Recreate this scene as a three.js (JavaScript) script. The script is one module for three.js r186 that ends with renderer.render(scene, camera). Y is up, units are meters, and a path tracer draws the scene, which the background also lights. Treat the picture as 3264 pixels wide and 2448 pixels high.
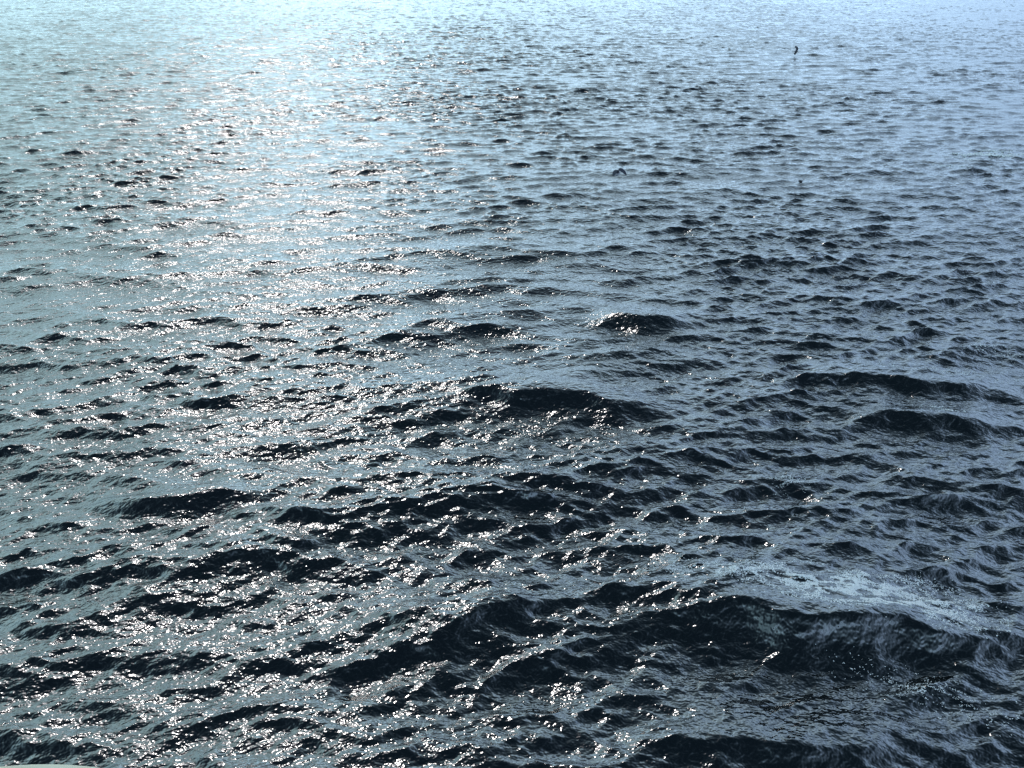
import * as THREE from 'three';
import { mergeGeometries } from 'three/addons/utils/BufferGeometryUtils.js';

const rad = THREE.MathUtils.degToRad;
function rng(seed) { let a = seed >>> 0; return () => { a = (a + 0x6D2B79F5) | 0; let t = Math.imul(a ^ (a >>> 15), 1 | a); t = (t + Math.imul(t ^ (t >>> 7), 61 | t)) ^ t; return ((t ^ (t >>> 14)) >>> 0) / 4294967296; }; }
const smooth = (a, b, x) => { const t = Math.min(1, Math.max(0, (x - a) / (b - a))); return t * t * (3 - 2 * t); };
function hash3(x, y, z) { let h = Math.imul(x, 374761393) ^ Math.imul(y, 668265263) ^ Math.imul(z, 2147483647 - 1234567); h = Math.imul(h ^ (h >>> 13), 1274126177); return ((h ^ (h >>> 16)) >>> 0) / 4294967296; }
function noise3(x, y, z) {
  const X = Math.floor(x), Y = Math.floor(y), Z = Math.floor(z), f = (t) => t * t * (3 - 2 * t), u = f(x - X), v = f(y - Y), w = f(z - Z), m = (a, b, t) => a + (b - a) * t;
  const l = (k) => m(m(hash3(X, Y, Z + k), hash3(X + 1, Y, Z + k), u), m(hash3(X, Y + 1, Z + k), hash3(X + 1, Y + 1, Z + k), u), v);
  return m(l(0), l(1), w);
}
const fbm3 = (x, y, z, n) => { let s = 0, a = 0.5, t = 0; for (let i = 0; i < n; i++) { s += a * noise3(x, y, z); t += a; a *= 0.5; x = x * 2.03 + 7.1; y = y * 2.03 + 3.7; z = z * 2.03 + 5.3; } return s / t; };

// ---------------------------------------------------------------- camera, sky, sun, exposure
const scene = new THREE.Scene();
const camera = new THREE.PerspectiveCamera(46, 4 / 3, 0.1, 9000);
camera.position.set(0, 10, 0);
camera.rotation.set(rad(-25.4), 0, 0);

const SUN_EL = rad(40), SUN_AZ = rad(-15);
const toSun = new THREE.Vector3(Math.sin(SUN_AZ) * Math.cos(SUN_EL), Math.sin(SUN_EL), -Math.cos(SUN_AZ) * Math.cos(SUN_EL));
const sun = new THREE.DirectionalLight(new THREE.Color(1, 0.94, 0.9), 0.5);
sun.position.copy(toSun).multiplyScalar(300);
sun.castShadow = true; sun.shadow.mapSize.set(4096, 4096); sun.shadow.radius = 10;
Object.assign(sun.shadow.camera, { left: -120, right: 120, top: 120, bottom: -120, near: 1, far: 700 });
scene.add(sun, sun.target);

{ // a thinly clouded sky, whitest round the sun, blue overhead
  const W = 1024, H = 512, data = new Float32Array(W * H * 4);
  const d = new THREE.Vector3();
  for (let j = 0; j < H; j++) for (let i = 0; i < W; i++) {
    const el = ((j + 0.5) / H - 0.5) * Math.PI, az = ((i + 0.5) / W - 0.5) * 2 * Math.PI;
    d.set(Math.cos(el) * Math.cos(az), Math.sin(el), Math.cos(el) * Math.sin(az));
    const up = Math.max(d.y, 0), g = Math.acos(Math.min(1, d.dot(toSun))) * 180 / Math.PI;
    // clear blue air, deepest overhead
    let r = 0.012 + 0.10 * (1 - up), gg = 0.024 + 0.16 * (1 - up), b = 0.040 + 0.22 * (1 - up);
    // thin cloud, thickest low down and thinning overhead, brightest where the sun stands behind it
    const q = 1 / (up + 0.25), n = fbm3(d.x * q * 1.3 + 11, d.z * q * 1.3 + 4, 2.5, 5), m = fbm3(d.x * q * 2.6 + 31, d.z * q * 2.6 + 8, 6.5, 5);
    const c = Math.pow(smooth(0.98, 0.10, up + 0.42 * (n - 0.5)), 1.3);
    const thin = 0.55 + 0.9 * smooth(0.25, 0.75, m), blue = smooth(4, 55, g), glow = 0.35 * Math.exp(-g / 22), core = 7.5 * Math.exp(-Math.pow(g / 7, 2)) * smooth(0.36, 0.60, m);
    const lit = (0.92 + 0.25 * smooth(0.05, 0.45, up) + glow) * thin * (1 - 0.25 * smooth(0.0, 0.7, d.x)), side = Math.max(-1, Math.min(1, d.x * 1.4)), green = Math.max(0, -side), violet = Math.max(0, side);
    r += (lit * (0.74 - 0.17 * blue - 0.03 * green) - r) * c; gg += (lit * (0.97 - 0.10 * blue - 0.05 * violet + 0.02 * green) - gg) * c; b += (lit * (1.06 + 0.12 * blue - 0.12 * green + 0.02 * violet) - b) * c;
    r += core; gg += core * 0.93; b += core * 0.95;
    const o = (j * W + i) * 4; data[o] = r * 2.3; data[o + 1] = gg * 2.3; data[o + 2] = b * 2.3; data[o + 3] = 1;
  }
  const sky = new THREE.DataTexture(data, W, H, THREE.RGBAFormat, THREE.FloatType);
  sky.mapping = THREE.EquirectangularReflectionMapping; sky.magFilter = sky.minFilter = THREE.LinearFilter; sky.wrapS = THREE.RepeatWrapping; sky.needsUpdate = true;
  scene.background = sky; scene.environment = sky;
}

const renderer = new THREE.WebGLRenderer({ antialias: true });
renderer.toneMapping = THREE.LinearToneMapping;
renderer.toneMappingExposure = 0.84;
renderer.shadowMap.enabled = true;

// ---------------------------------------------------------------- the sea
function fft(re, im, n, off, stride) {                       // one in-place inverse transform of a row or a column
  for (let i = 1, j = 0; i < n; i++) { let bit = n >> 1; for (; j & bit; bit >>= 1) j ^= bit; j ^= bit; if (i < j) { const a = off + i * stride, b = off + j * stride; let t = re[a]; re[a] = re[b]; re[b] = t; t = im[a]; im[a] = im[b]; im[b] = t; } }
  for (let len = 2; len <= n; len <<= 1) {
    const ang = 2 * Math.PI / len, h = len >> 1;
    for (let k = 0; k < h; k++) {
      const c = Math.cos(ang * k), s = Math.sin(ang * k);
      for (let i = k; i < n; i += len) { const a = off + i * stride, b = a + h * stride, x = re[b] * c - im[b] * s, y = re[b] * s + im[b] * c; re[b] = re[a] - x; im[b] = im[a] - y; re[a] += x; im[a] += y; }
    }
  }
}
function fft2(re, im, n) { for (let y = 0; y < n; y++) fft(re, im, n, y * n, 1); for (let x = 0; x < n; x++) fft(re, im, n, x, n); return re; }

const WIND = rad(84);                                       // waves run towards +z, a little to the left
function density(kx, kz, peak) {                                  // height variance per wave vector area
  const k = Math.hypot(kx, kz); if (k < 1e-6) return 0;
  const q = k * peak / (2 * Math.PI);
  const B = (0.026 + 0.030 * Math.exp(-Math.pow(Math.log(q / 1.15) / 0.55, 2))) * Math.exp(-1.25 / (q * q));
  const th = Math.atan2(kz, kx) - WIND, s = 2.6 + 15 * Math.exp(-Math.abs(Math.log(q)) / 0.9);
  const spread = Math.pow(Math.abs(Math.cos(th / 2)), 2 * s) * Math.sqrt(s / Math.PI) / 2 * 1.05;
  return B * Math.pow(k, -4) * spread;
}
function cascade(L, N, l0, l1, seed, peak, gain = 1, slopes = false) {  // a repeating tile holding the wavelengths l0 .. l1
  const r = rng(seed), gauss = () => Math.sqrt(-2 * Math.log(1 - r())) * Math.cos(2 * Math.PI * r());
  const dk = 2 * Math.PI / L, A = [0, 1, 2].map(() => [new Float32Array(N * N), new Float32Array(N * N)]);
  for (let j = 0; j < N; j++) for (let i = 0; i < N; i++) {
    const kx = (i < N / 2 ? i : i - N) * dk, kz = (j < N / 2 ? j : j - N) * dk, k = Math.hypot(kx, kz), g0 = gauss(), g1 = gauss();
    if (k < 2 * Math.PI / l0 || k >= 2 * Math.PI / l1) continue;
    const a = Math.sqrt(density(kx, kz, peak) * gain) * dk, re = a * g0, im = a * g1, o = j * N + i;
    if (slopes) { A[0][0][o] = -im * kx; A[0][1][o] = re * kx; A[1][0][o] = -im * kz; A[1][1][o] = re * kz; }
    else { A[0][0][o] = re; A[0][1][o] = im; A[1][0][o] = -im * kx / k; A[1][1][o] = re * kx / k; A[2][0][o] = -im * kz / k; A[2][1][o] = re * kz / k; }
  }
  return { L, N, f: A.slice(0, slopes ? 2 : 3).map(([re, im]) => fft2(re, im, N)) };
}
const swell = cascade(83.7, 512, 90, 3.0, 11, 5.0, 0.42), chop = cascade(37.3, 512, 5.1, 0.95, 23, 1.5, 1.0), ripple = cascade(8.17, 512, 0.95, 0.24, 37, 1.5, 1.2);
const w4 = new Float32Array(4), v4 = new Float32Array(4);
function cubic(t, w) { const t2 = t * t, t3 = t2 * t; w[0] = -0.5 * t3 + t2 - 0.5 * t; w[1] = 1.5 * t3 - 2.5 * t2 + 1; w[2] = -1.5 * t3 + 2 * t2 + 0.5 * t; w[3] = 0.5 * t3 - 0.5 * t2; }
function sample(c, x, z, out, gain, chopiness) {
  const { N, L, f } = c; let u = x / L * N, v = z / L * N; const i = Math.floor(u), j = Math.floor(v); cubic(u - i, w4); cubic(v - j, v4);
  let a = 0, b = 0, d = 0;
  for (let m = 0; m < 4; m++) { const row = (((j + m - 1) % N + N) % N) * N; for (let n = 0; n < 4; n++) { const o = row + (((i + n - 1) % N + N) % N), w = w4[n] * v4[m]; a += w * f[0][o]; b += w * f[1][o]; d += w * f[2][o]; } }
  out[1] += a * gain; out[0] += b * gain * chopiness; out[2] += d * gain * chopiness;
}
// single steep crests that stand out: [x, z, half length, turn, height, width of the back, width of the face]
const CRESTS = [
  [4.9, -11.6, 2.5, 0.154, 0.50, 1.9, 0.40], [1.29, -19.97, 2.4, 0.205, 0.36, 1.3, 0.40], [-6.73, -15.5, 1.5, -0.124, 0.24, 0.8, 0.35],
  [-0.65, -11.85, 1.3, -0.40, 0.26, 0.8, 0.32], [10.16, -20.78, 2.6, 0.247, 0.32, 1.2, 0.40], [3.93, -25.32, 1.3, 0.091, 0.34, 0.9, 0.42],
  [3.67, -9.15, 2.0, 0.027, 0.26, 0.9, 0.32], [9.85, -19.0, 1.8, 0.089, 0.30, 0.9, 0.40], [-4.34, -14.14, 0.6, 0.307, 0.16, 0.4, 0.22],
];
function surface(x, z, out) {
  out[0] = out[1] = out[2] = 0;
  const gust = fbm3(x * 0.11 + 40, z * 0.07 + 90, 1.5, 3), g2 = 0.55 + 0.95 * smooth(0.28, 0.72, gust);
  let calm = 1, lift = 0;
  for (const c of CRESTS) {
    const dx = x - c[0], dz = z - c[1]; if (dx * dx + dz * dz > 25) continue;
    const bend = 0.10 * Math.sin(dx * 2.1 + c[0]) + 0.05 * Math.sin(dx * 5.3 + c[1]), cs = Math.cos(c[3]), sn = Math.sin(c[3]), a = dx * cs + dz * sn, b = -dx * sn + dz * cs + bend;
    const e = Math.exp(-Math.pow(Math.abs(a / c[2]), 3)), w = Math.abs(b) / (b < 0 ? c[5] : c[6]);
    lift += c[4] * e * (Math.exp(-Math.pow(w, 1.5)) - 0.18 * Math.exp(-Math.pow((b - c[6] * 2.6) / (c[6] * 2.2), 2)));
    calm -= 0.75 * e * Math.exp(-b * b / (c[5] * c[5]));
  }
  calm = Math.max(calm, 0.22);
  sample(swell, x, z, out, calm * (0.4 + 0.6 * smooth(60, 16, Math.hypot(x, z))), 1.0);
  sample(chop, x, z, out, (0.8 + 0.25 * g2) * Math.sqrt(calm) * (1 + 0.25 * smooth(35, 90, Math.hypot(x, z))), 0.9);
  sample(ripple, x, z, out, g2 * Math.sqrt(calm), 0.7);
  out[1] += lift;
  out[0] += x; out[2] += z;
}
function seaGrid(cols, radii, phi0, phi1) {                  // a fan of the sea round the ship
  const rows = radii.length, P = new Float32Array(cols * rows * 3), Nn = new Float32Array(cols * rows * 3), U = new Float32Array(cols * rows * 2), out = new Float64Array(3);
  for (let j = 0; j < rows; j++) for (let i = 0; i < cols; i++) {
    const ph = phi0 + (phi1 - phi0) * i / (cols - 1), o = j * cols + i, far = smooth(900, 300, radii[j]);
    const x = radii[j] * Math.sin(ph), z = -radii[j] * Math.cos(ph);
    surface(x, z, out);
    P[o * 3] = x + (out[0] - x) * far; P[o * 3 + 1] = out[1] * far; P[o * 3 + 2] = z + (out[2] - z) * far;
    U[o * 2] = P[o * 3] / TILE; U[o * 2 + 1] = -P[o * 3 + 2] / TILE;
  }
  for (let j = 0; j < rows; j++) for (let i = 0; i < cols; i++) {
    const o = (j * cols + i) * 3, l = j * cols + Math.max(i - 1, 0), r = j * cols + Math.min(i + 1, cols - 1), a = Math.max(j - 1, 0) * cols + i, b = Math.min(j + 1, rows - 1) * cols + i;
    const ux = P[r * 3] - P[l * 3], uy = P[r * 3 + 1] - P[l * 3 + 1], uz = P[r * 3 + 2] - P[l * 3 + 2], vx = P[b * 3] - P[a * 3], vy = P[b * 3 + 1] - P[a * 3 + 1], vz = P[b * 3 + 2] - P[a * 3 + 2];
    let nx = uy * vz - uz * vy, ny = uz * vx - ux * vz, nz = ux * vy - uy * vx; if (ny < 0) { nx = -nx; ny = -ny; nz = -nz; }
    const n = Math.hypot(nx, ny, nz) || 1; Nn[o] = nx / n; Nn[o + 1] = ny / n; Nn[o + 2] = nz / n;
  }
  const idx = new Uint32Array((cols - 1) * (rows - 1) * 6); let q = 0;
  for (let j = 0; j < rows - 1; j++) for (let i = 0; i < cols - 1; i++) { const a = j * cols + i, b = a + 1, c = a + cols, d = c + 1; idx[q++] = a; idx[q++] = b; idx[q++] = c; idx[q++] = b; idx[q++] = d; idx[q++] = c; }
  const g = new THREE.BufferGeometry();
  g.setAttribute('position', new THREE.BufferAttribute(P, 3)); g.setAttribute('normal', new THREE.BufferAttribute(Nn, 3)); g.setAttribute('uv', new THREE.BufferAttribute(U, 2)); g.setIndex(new THREE.BufferAttribute(idx, 1));
  return g;
}
const TILE = 4.3;
const capillary = cascade(TILE, 1024, 0.24, 0.035, 53, 1.5, 0.38, true);
const ripples = (() => {                                     // the finest ripples, under 26 cm, as a normal map in metres
  const N = 1024, d = new Float32Array(N * N * 4), [sx, sz] = capillary.f;
  for (let j = 0; j < N; j++) for (let i = 0; i < N; i++) {
    const s = ((N - 1 - j) * N + i), o = (j * N + i) * 4, l = 1 / Math.hypot(sx[s], sz[s], 1);
    d[o] = 0.5 - 0.5 * sx[s] * l; d[o + 1] = 0.5 + 0.5 * sz[s] * l; d[o + 2] = 0.5 + 0.5 * l; d[o + 3] = 1;
  }
  const t = new THREE.DataTexture(d, N, N, THREE.RGBAFormat, THREE.FloatType); t.wrapS = t.wrapT = THREE.RepeatWrapping; t.magFilter = t.minFilter = THREE.LinearFilter; t.needsUpdate = true; return t;
})();
const water = new THREE.MeshPhysicalMaterial({ color: new THREE.Color(0.0015, 0.003, 0.0035), roughness: 0.025, ior: 2.0, normalMap: ripples, normalScale: new THREE.Vector2(1, 1) });
const logs = (r0, r1, n) => Array.from({ length: n }, (_, i) => r0 * Math.pow(r1 / r0, i / (n - 1)));
{
  const near = seaGrid(1000, logs(6.8, 300, 1400), rad(-46), rad(46));
  const far = seaGrid(240, logs(297, 7000, 90), rad(-46), rad(46));
  const round = seaGrid(300, logs(0.5, 7000, 160), rad(46), rad(314));
  const under = seaGrid(60, logs(0.5, 6.8, 30), rad(-46), rad(46));
  const sea = new THREE.Mesh(mergeGeometries([near, far, round, under]), water);
  sea.name = 'sea'; sea.userData = { kind: 'structure' }; sea.castShadow = sea.receiveShadow = true;
  scene.add(sea);
}


// ---------------------------------------------------------------- helpers for the things
function loft(stations, n = 12) {                            // closed skin over ellipses: { c, u, v, a, b }
  const P = [], I = [], m = stations.length;
  for (const s of stations) for (let i = 0; i < n; i++) { const t = 2 * Math.PI * i / n, p = s.c.clone().addScaledVector(s.u, s.a * Math.cos(t)).addScaledVector(s.v, s.b * Math.sin(t)); P.push(p.x, p.y, p.z); }
  for (let j = 0; j < m - 1; j++) for (let i = 0; i < n; i++) { const a = j * n + i, b = j * n + (i + 1) % n; I.push(a, b, a + n, b, b + n, a + n); }
  for (const j of [0, m - 1]) { const c = stations[j].c; P.push(c.x, c.y, c.z); const k = P.length / 3 - 1; for (let i = 0; i < n; i++) j ? I.push(j * n + i, j * n + (i + 1) % n, k) : I.push((i + 1) % n, i, k); }
  const g = new THREE.BufferGeometry(); g.setAttribute('position', new THREE.Float32BufferAttribute(P, 3)); g.setIndex(I); g.computeVertexNormals(); return g;
}
const V = (x, y, z) => new THREE.Vector3(x, y, z);
const paint = (r, g, b, roughness = 0.7) => new THREE.MeshStandardMaterial({ color: new THREE.Color(r, g, b), roughness });
function part(name, geometry, material, parent) { const m = new THREE.Mesh(geometry, material); m.name = name; m.castShadow = m.receiveShadow = true; parent.add(m); return m; }
function thing(name, label, category, at, group) { const o = new THREE.Group(); o.name = name; o.position.set(...at); o.userData = { label, category }; if (group) o.userData.group = group; scene.add(o); return o; }

// ---------------------------------------------------------------- birds
const PLUME = { white: paint(0.30, 0.30, 0.33, 0.9), grey: paint(0.05, 0.05, 0.065, 0.9), dark: paint(0.022, 0.022, 0.028, 0.7), bill: paint(0.45, 0.25, 0.05, 0.5) };
function birdBody(parent, plume, forward, size, headUp) {     // breast, belly, neck and head in one skin; bill and tail as parts
  const f = forward.clone().normalize(), side = V(0, 1, 0).cross(f).normalize(), up = f.clone().cross(side);
  const st = [[-0.60, 0.02, 0.03, 0.02], [-0.45, 0.0, 0.10, 0.08], [-0.22, -0.01, 0.17, 0.15], [0.02, -0.02, 0.19, 0.18], [0.22, 0.0, 0.15, 0.15], [0.34, 0.06 + headUp * 0.4, 0.09, 0.09], [0.40, 0.11 + headUp * 0.85, 0.085, 0.09], [0.49, 0.12 + headUp, 0.085, 0.085], [0.56, 0.11 + headUp, 0.05, 0.05]]
    .map(([t, h, a, b]) => ({ c: f.clone().multiplyScalar(t * size).addScaledVector(up, h * size), u: side, v: up, a: a * size, b: b * size }));
  part('body', loft(st, 14), plume, parent);
  const tip = (t, h, a, b) => ({ c: f.clone().multiplyScalar(t * size).addScaledVector(up, (h + headUp) * size), u: side, v: up, a: a * size, b: b * size });
  part('bill', loft([tip(0.55, 0.105, 0.028, 0.03), tip(0.63, 0.10, 0.022, 0.024), tip(0.72, 0.075, 0.005, 0.008)], 8), PLUME.bill, parent);
  const tl = (t, h, a) => ({ c: f.clone().multiplyScalar(t * size).addScaledVector(up, h * size), u: side, v: up, a: a * size, b: 0.012 * size });
  part('tail', loft([tl(-0.52, 0.02, 0.05), tl(-0.70, 0.03, 0.10), tl(-0.88, 0.03, 0.13)], 10), plume, parent);
}
function wing(parent, path, chord, widths, plume) {           // an arched wing along its bones
  const curve = new THREE.CatmullRomCurve3(path.map((p) => V(...p))), n = 14, st = [], ch = chord.clone().normalize();
  for (let i = 0; i <= n; i++) {
    const t = i / n, c = curve.getPoint(t), tg = curve.getTangent(t), u = ch.clone().addScaledVector(tg, -ch.dot(tg)).normalize(), w = t < 0.5 ? widths[0] + (widths[1] - widths[0]) * t * 2 : widths[1] * Math.sqrt(Math.max(0.015, 1 - Math.pow((t - 0.5) * 2, 2.2)));
    st.push({ c: c.addScaledVector(u, -w * 0.35 * t), u, v: u.clone().cross(tg).normalize(), a: w, b: 0.012 * (1.2 - t) + 0.003 });
  }
  part('wing', loft(st, 12), plume, parent);
}
{
  const g = thing('gull', 'grey gull skimming just above the waves with both wings arched down', 'gull', [5.14, 0.30, -44.28]); g.scale.setScalar(1.25);
  birdBody(g, PLUME.white, V(-0.86, -0.28, 0.42), 0.27, 0.0);
  wing(g, [[0.02, 0.05, 0.0], [0.10, 0.155, -0.06], [0.22, 0.10, -0.10], [0.38, -0.07, -0.14]], V(-0.55, -0.6, 0.5), [0.055, 0.075], PLUME.grey);
  wing(g, [[-0.03, 0.05, 0.02], [-0.055, 0.19, 0.10], [-0.15, 0.11, 0.17], [-0.20, -0.02, 0.22]], V(-0.8, -0.15, -0.3), [0.06, 0.08], PLUME.grey);
}
{
  const g = thing('gull_001', 'far dark gull banking on edge with one wing raised, above the distant water', 'gull', [30.6, 0.55, -103.4]);
  birdBody(g, PLUME.grey, V(0.55, -0.1, 0.8), 0.42, 0.0);
  wing(g, [[0.0, 0.05, 0.0], [0.10, 0.24, 0.02], [0.02, 0.44, 0.0], [-0.20, 0.40, -0.04]], V(1, -0.2, 0.15), [0.10, 0.13], PLUME.grey);
  wing(g, [[0.0, 0.03, 0.0], [0.04, -0.12, -0.12], [-0.02, -0.24, -0.2], [0.05, -0.36, -0.26]], V(1, -0.2, 0.15), [0.09, 0.10], PLUME.dark);
}
{
  const p = [0, 0, 0]; surface(14.0, -43.8, p);
  const g = thing('seabird', 'small black seabird sitting on the water with its neck upright', 'seabird', [p[0], p[1] + 0.035, p[2]]);
  birdBody(g, PLUME.dark, V(0.97, 0.02, 0.2), 0.24, 0.36);
  for (const s of [-1, 1]) wing(g, [[0.03, 0.03, 0.035 * s], [-0.04, 0.035, 0.045 * s], [-0.14, 0.02, 0.02 * s]], V(0, 1, 0.2 * s), [0.022, 0.018], PLUME.dark);
}

// ---------------------------------------------------------------- the ship that the picture is taken from: the rounded end of a lower deck
{
  const ship = thing('ship', 'rounded corner of a ship\'s cream rim and turquoise deck at the bottom left', 'ship', [-3.5, 4.5, -2.325]);
  const outline = (r, back) => { const s = new THREE.Shape(); s.moveTo(r, -back); s.lineTo(r, 0); s.absarc(0, 0, r, 0, Math.PI, false); s.lineTo(-r, -back); s.closePath(); return s; };
  const flat = (shape, depth, y, bevel = 0) => { const g = new THREE.ExtrudeGeometry(shape, { depth, bevelEnabled: bevel > 0, bevelSize: bevel, bevelThickness: bevel, bevelSegments: 3, curveSegments: 96 }); g.rotateX(-Math.PI / 2); g.translate(0, y, 0); return g; };
  const cream = new THREE.MeshStandardMaterial({ color: 0xffffff, roughness: 0.5, vertexColors: true });
  const stain = (g) => { const p = g.attributes.position, c = new Float32Array(p.count * 3); for (let i = 0; i < p.count; i++) { const n = fbm3(p.getX(i) * 9, p.getY(i) * 9, p.getZ(i) * 9, 4), m = smooth(0.52, 0.72, n) * 0.5; c[i * 3] = 0.80 - 0.22 * m; c[i * 3 + 1] = 0.75 - 0.30 * m; c[i * 3 + 2] = 0.56 - 0.34 * m; } g.setAttribute('color', new THREE.BufferAttribute(c, 3)); return g; };
  part('hull', flat(outline(2.56, 9), 4.9, -4.95), paint(0.62, 0.63, 0.62, 0.4), ship);
  part('deck', flat(outline(2.562, 9.0), 0.012, -0.052, 0), paint(0.09, 0.40, 0.42, 0.55), ship);
  const rimShape = outline(2.592, 9.02), hole = outline(2.562, 8.98); rimShape.holes.push(new THREE.Path(hole.getPoints(96).reverse()));
  part('rim', stain(flat(rimShape, 0.05, -0.058, 0.006)), cream, ship);
}

// ---------------------------------------------------------------- foam on a few breaking crests
{
  const r = rng(77), lump = new THREE.IcosahedronGeometry(1, 1), q = lump.attributes.position;
  for (let i = 0; i < q.count; i++) { const k = 0.75 + 0.5 * noise3(q.getX(i) * 2 + 5, q.getY(i) * 2 + 5, q.getZ(i) * 2 + 5); q.setXYZ(i, q.getX(i) * k, q.getY(i) * k, q.getZ(i) * k); }
  lump.computeVertexNormals();
  // [x, z, spread x, spread z, turn, number, size]: the lumps keep to the veins of a noise, so that they make lace and trails
  const patches = [[25.8, -50.4, 1.3, 0.5, 0.1, 700, 0.030], [27.4, -51.2, 1.2, 0.6, 0.2, 350, 0.028], [24.9, -49.6, 0.7, 0.4, -0.2, 160, 0.028], [23.0, -47.6, 0.6, 0.25, 0.1, 90, 0.028],
    [5.85, -16.25, 0.35, 0.22, -0.5, 320, 0.007], [10.45, -19.5, 0.35, 0.22, 0.3, 60, 0.013], [7.75, -12.05, 0.10, 0.30, 0.2, 260, 0.008],
    [5.9, -12.3, 1.35, 0.45, 0.22, 7500, 0.0095], [4.2, -12.75, 1.2, 0.25, 0.25, 2200, 0.008], [6.9, -12.4, 0.7, 0.3, -0.1, 1500, 0.008], [6.4, -10.2, 1.1, 0.3, 0.45, 600, 0.007], [11.3, -21.6, 1.2, 0.4, 0.2, 420, 0.010], [13.4, -23.0, 1.0, 0.4, 0.2, 260, 0.010]];
  const all = patches.reduce((a, p) => a + p[5], 0), foam = new THREE.InstancedMesh(lump, paint(0.78, 0.80, 0.80, 0.9), all), o = new THREE.Object3D(), p = [0, 0, 0];
  let k = 0;
  for (const [x, z, sx, sz, turn, n, s] of patches) for (let i = 0; i < n; i++) {
    let X, Z, tries = 0;
    do {
      const a = (r() + r() + r() - 1.5) * 1.3 * sx, b = (r() + r() + r() - 1.5) * 1.3 * sz; X = x + a * Math.cos(turn) - b * Math.sin(turn); Z = z + a * Math.sin(turn) + b * Math.cos(turn);
      const f = 0.05 / s, along = X * Math.cos(turn) + Z * Math.sin(turn), over = Z * Math.cos(turn) - X * Math.sin(turn);
      if (Math.abs(fbm3(along * f * 0.45, over * f * 1.1, 3.3, 4) - 0.5) < 0.045 + 0.03 * r()) break;
    } while (++tries < 40);
    surface(X, Z, p);
    const e = s * (0.4 + 1.1 * r() * r() + 0.3 * r());
    o.position.set(p[0], p[1] + e * 0.1, p[2]); o.rotation.set(0, r() * 6.3, 0); o.scale.set(e * (1 + r()), e * 0.45, e * (0.7 + 0.5 * r())); o.updateMatrix(); foam.setMatrixAt(k++, o.matrix);
  }
  foam.name = 'sea_foam'; foam.userData = { kind: 'stuff', label: 'small scraps of white foam on a few breaking crests', category: 'foam' }; foam.castShadow = foam.receiveShadow = true;
  scene.add(foam);
}

renderer.render(scene, camera);
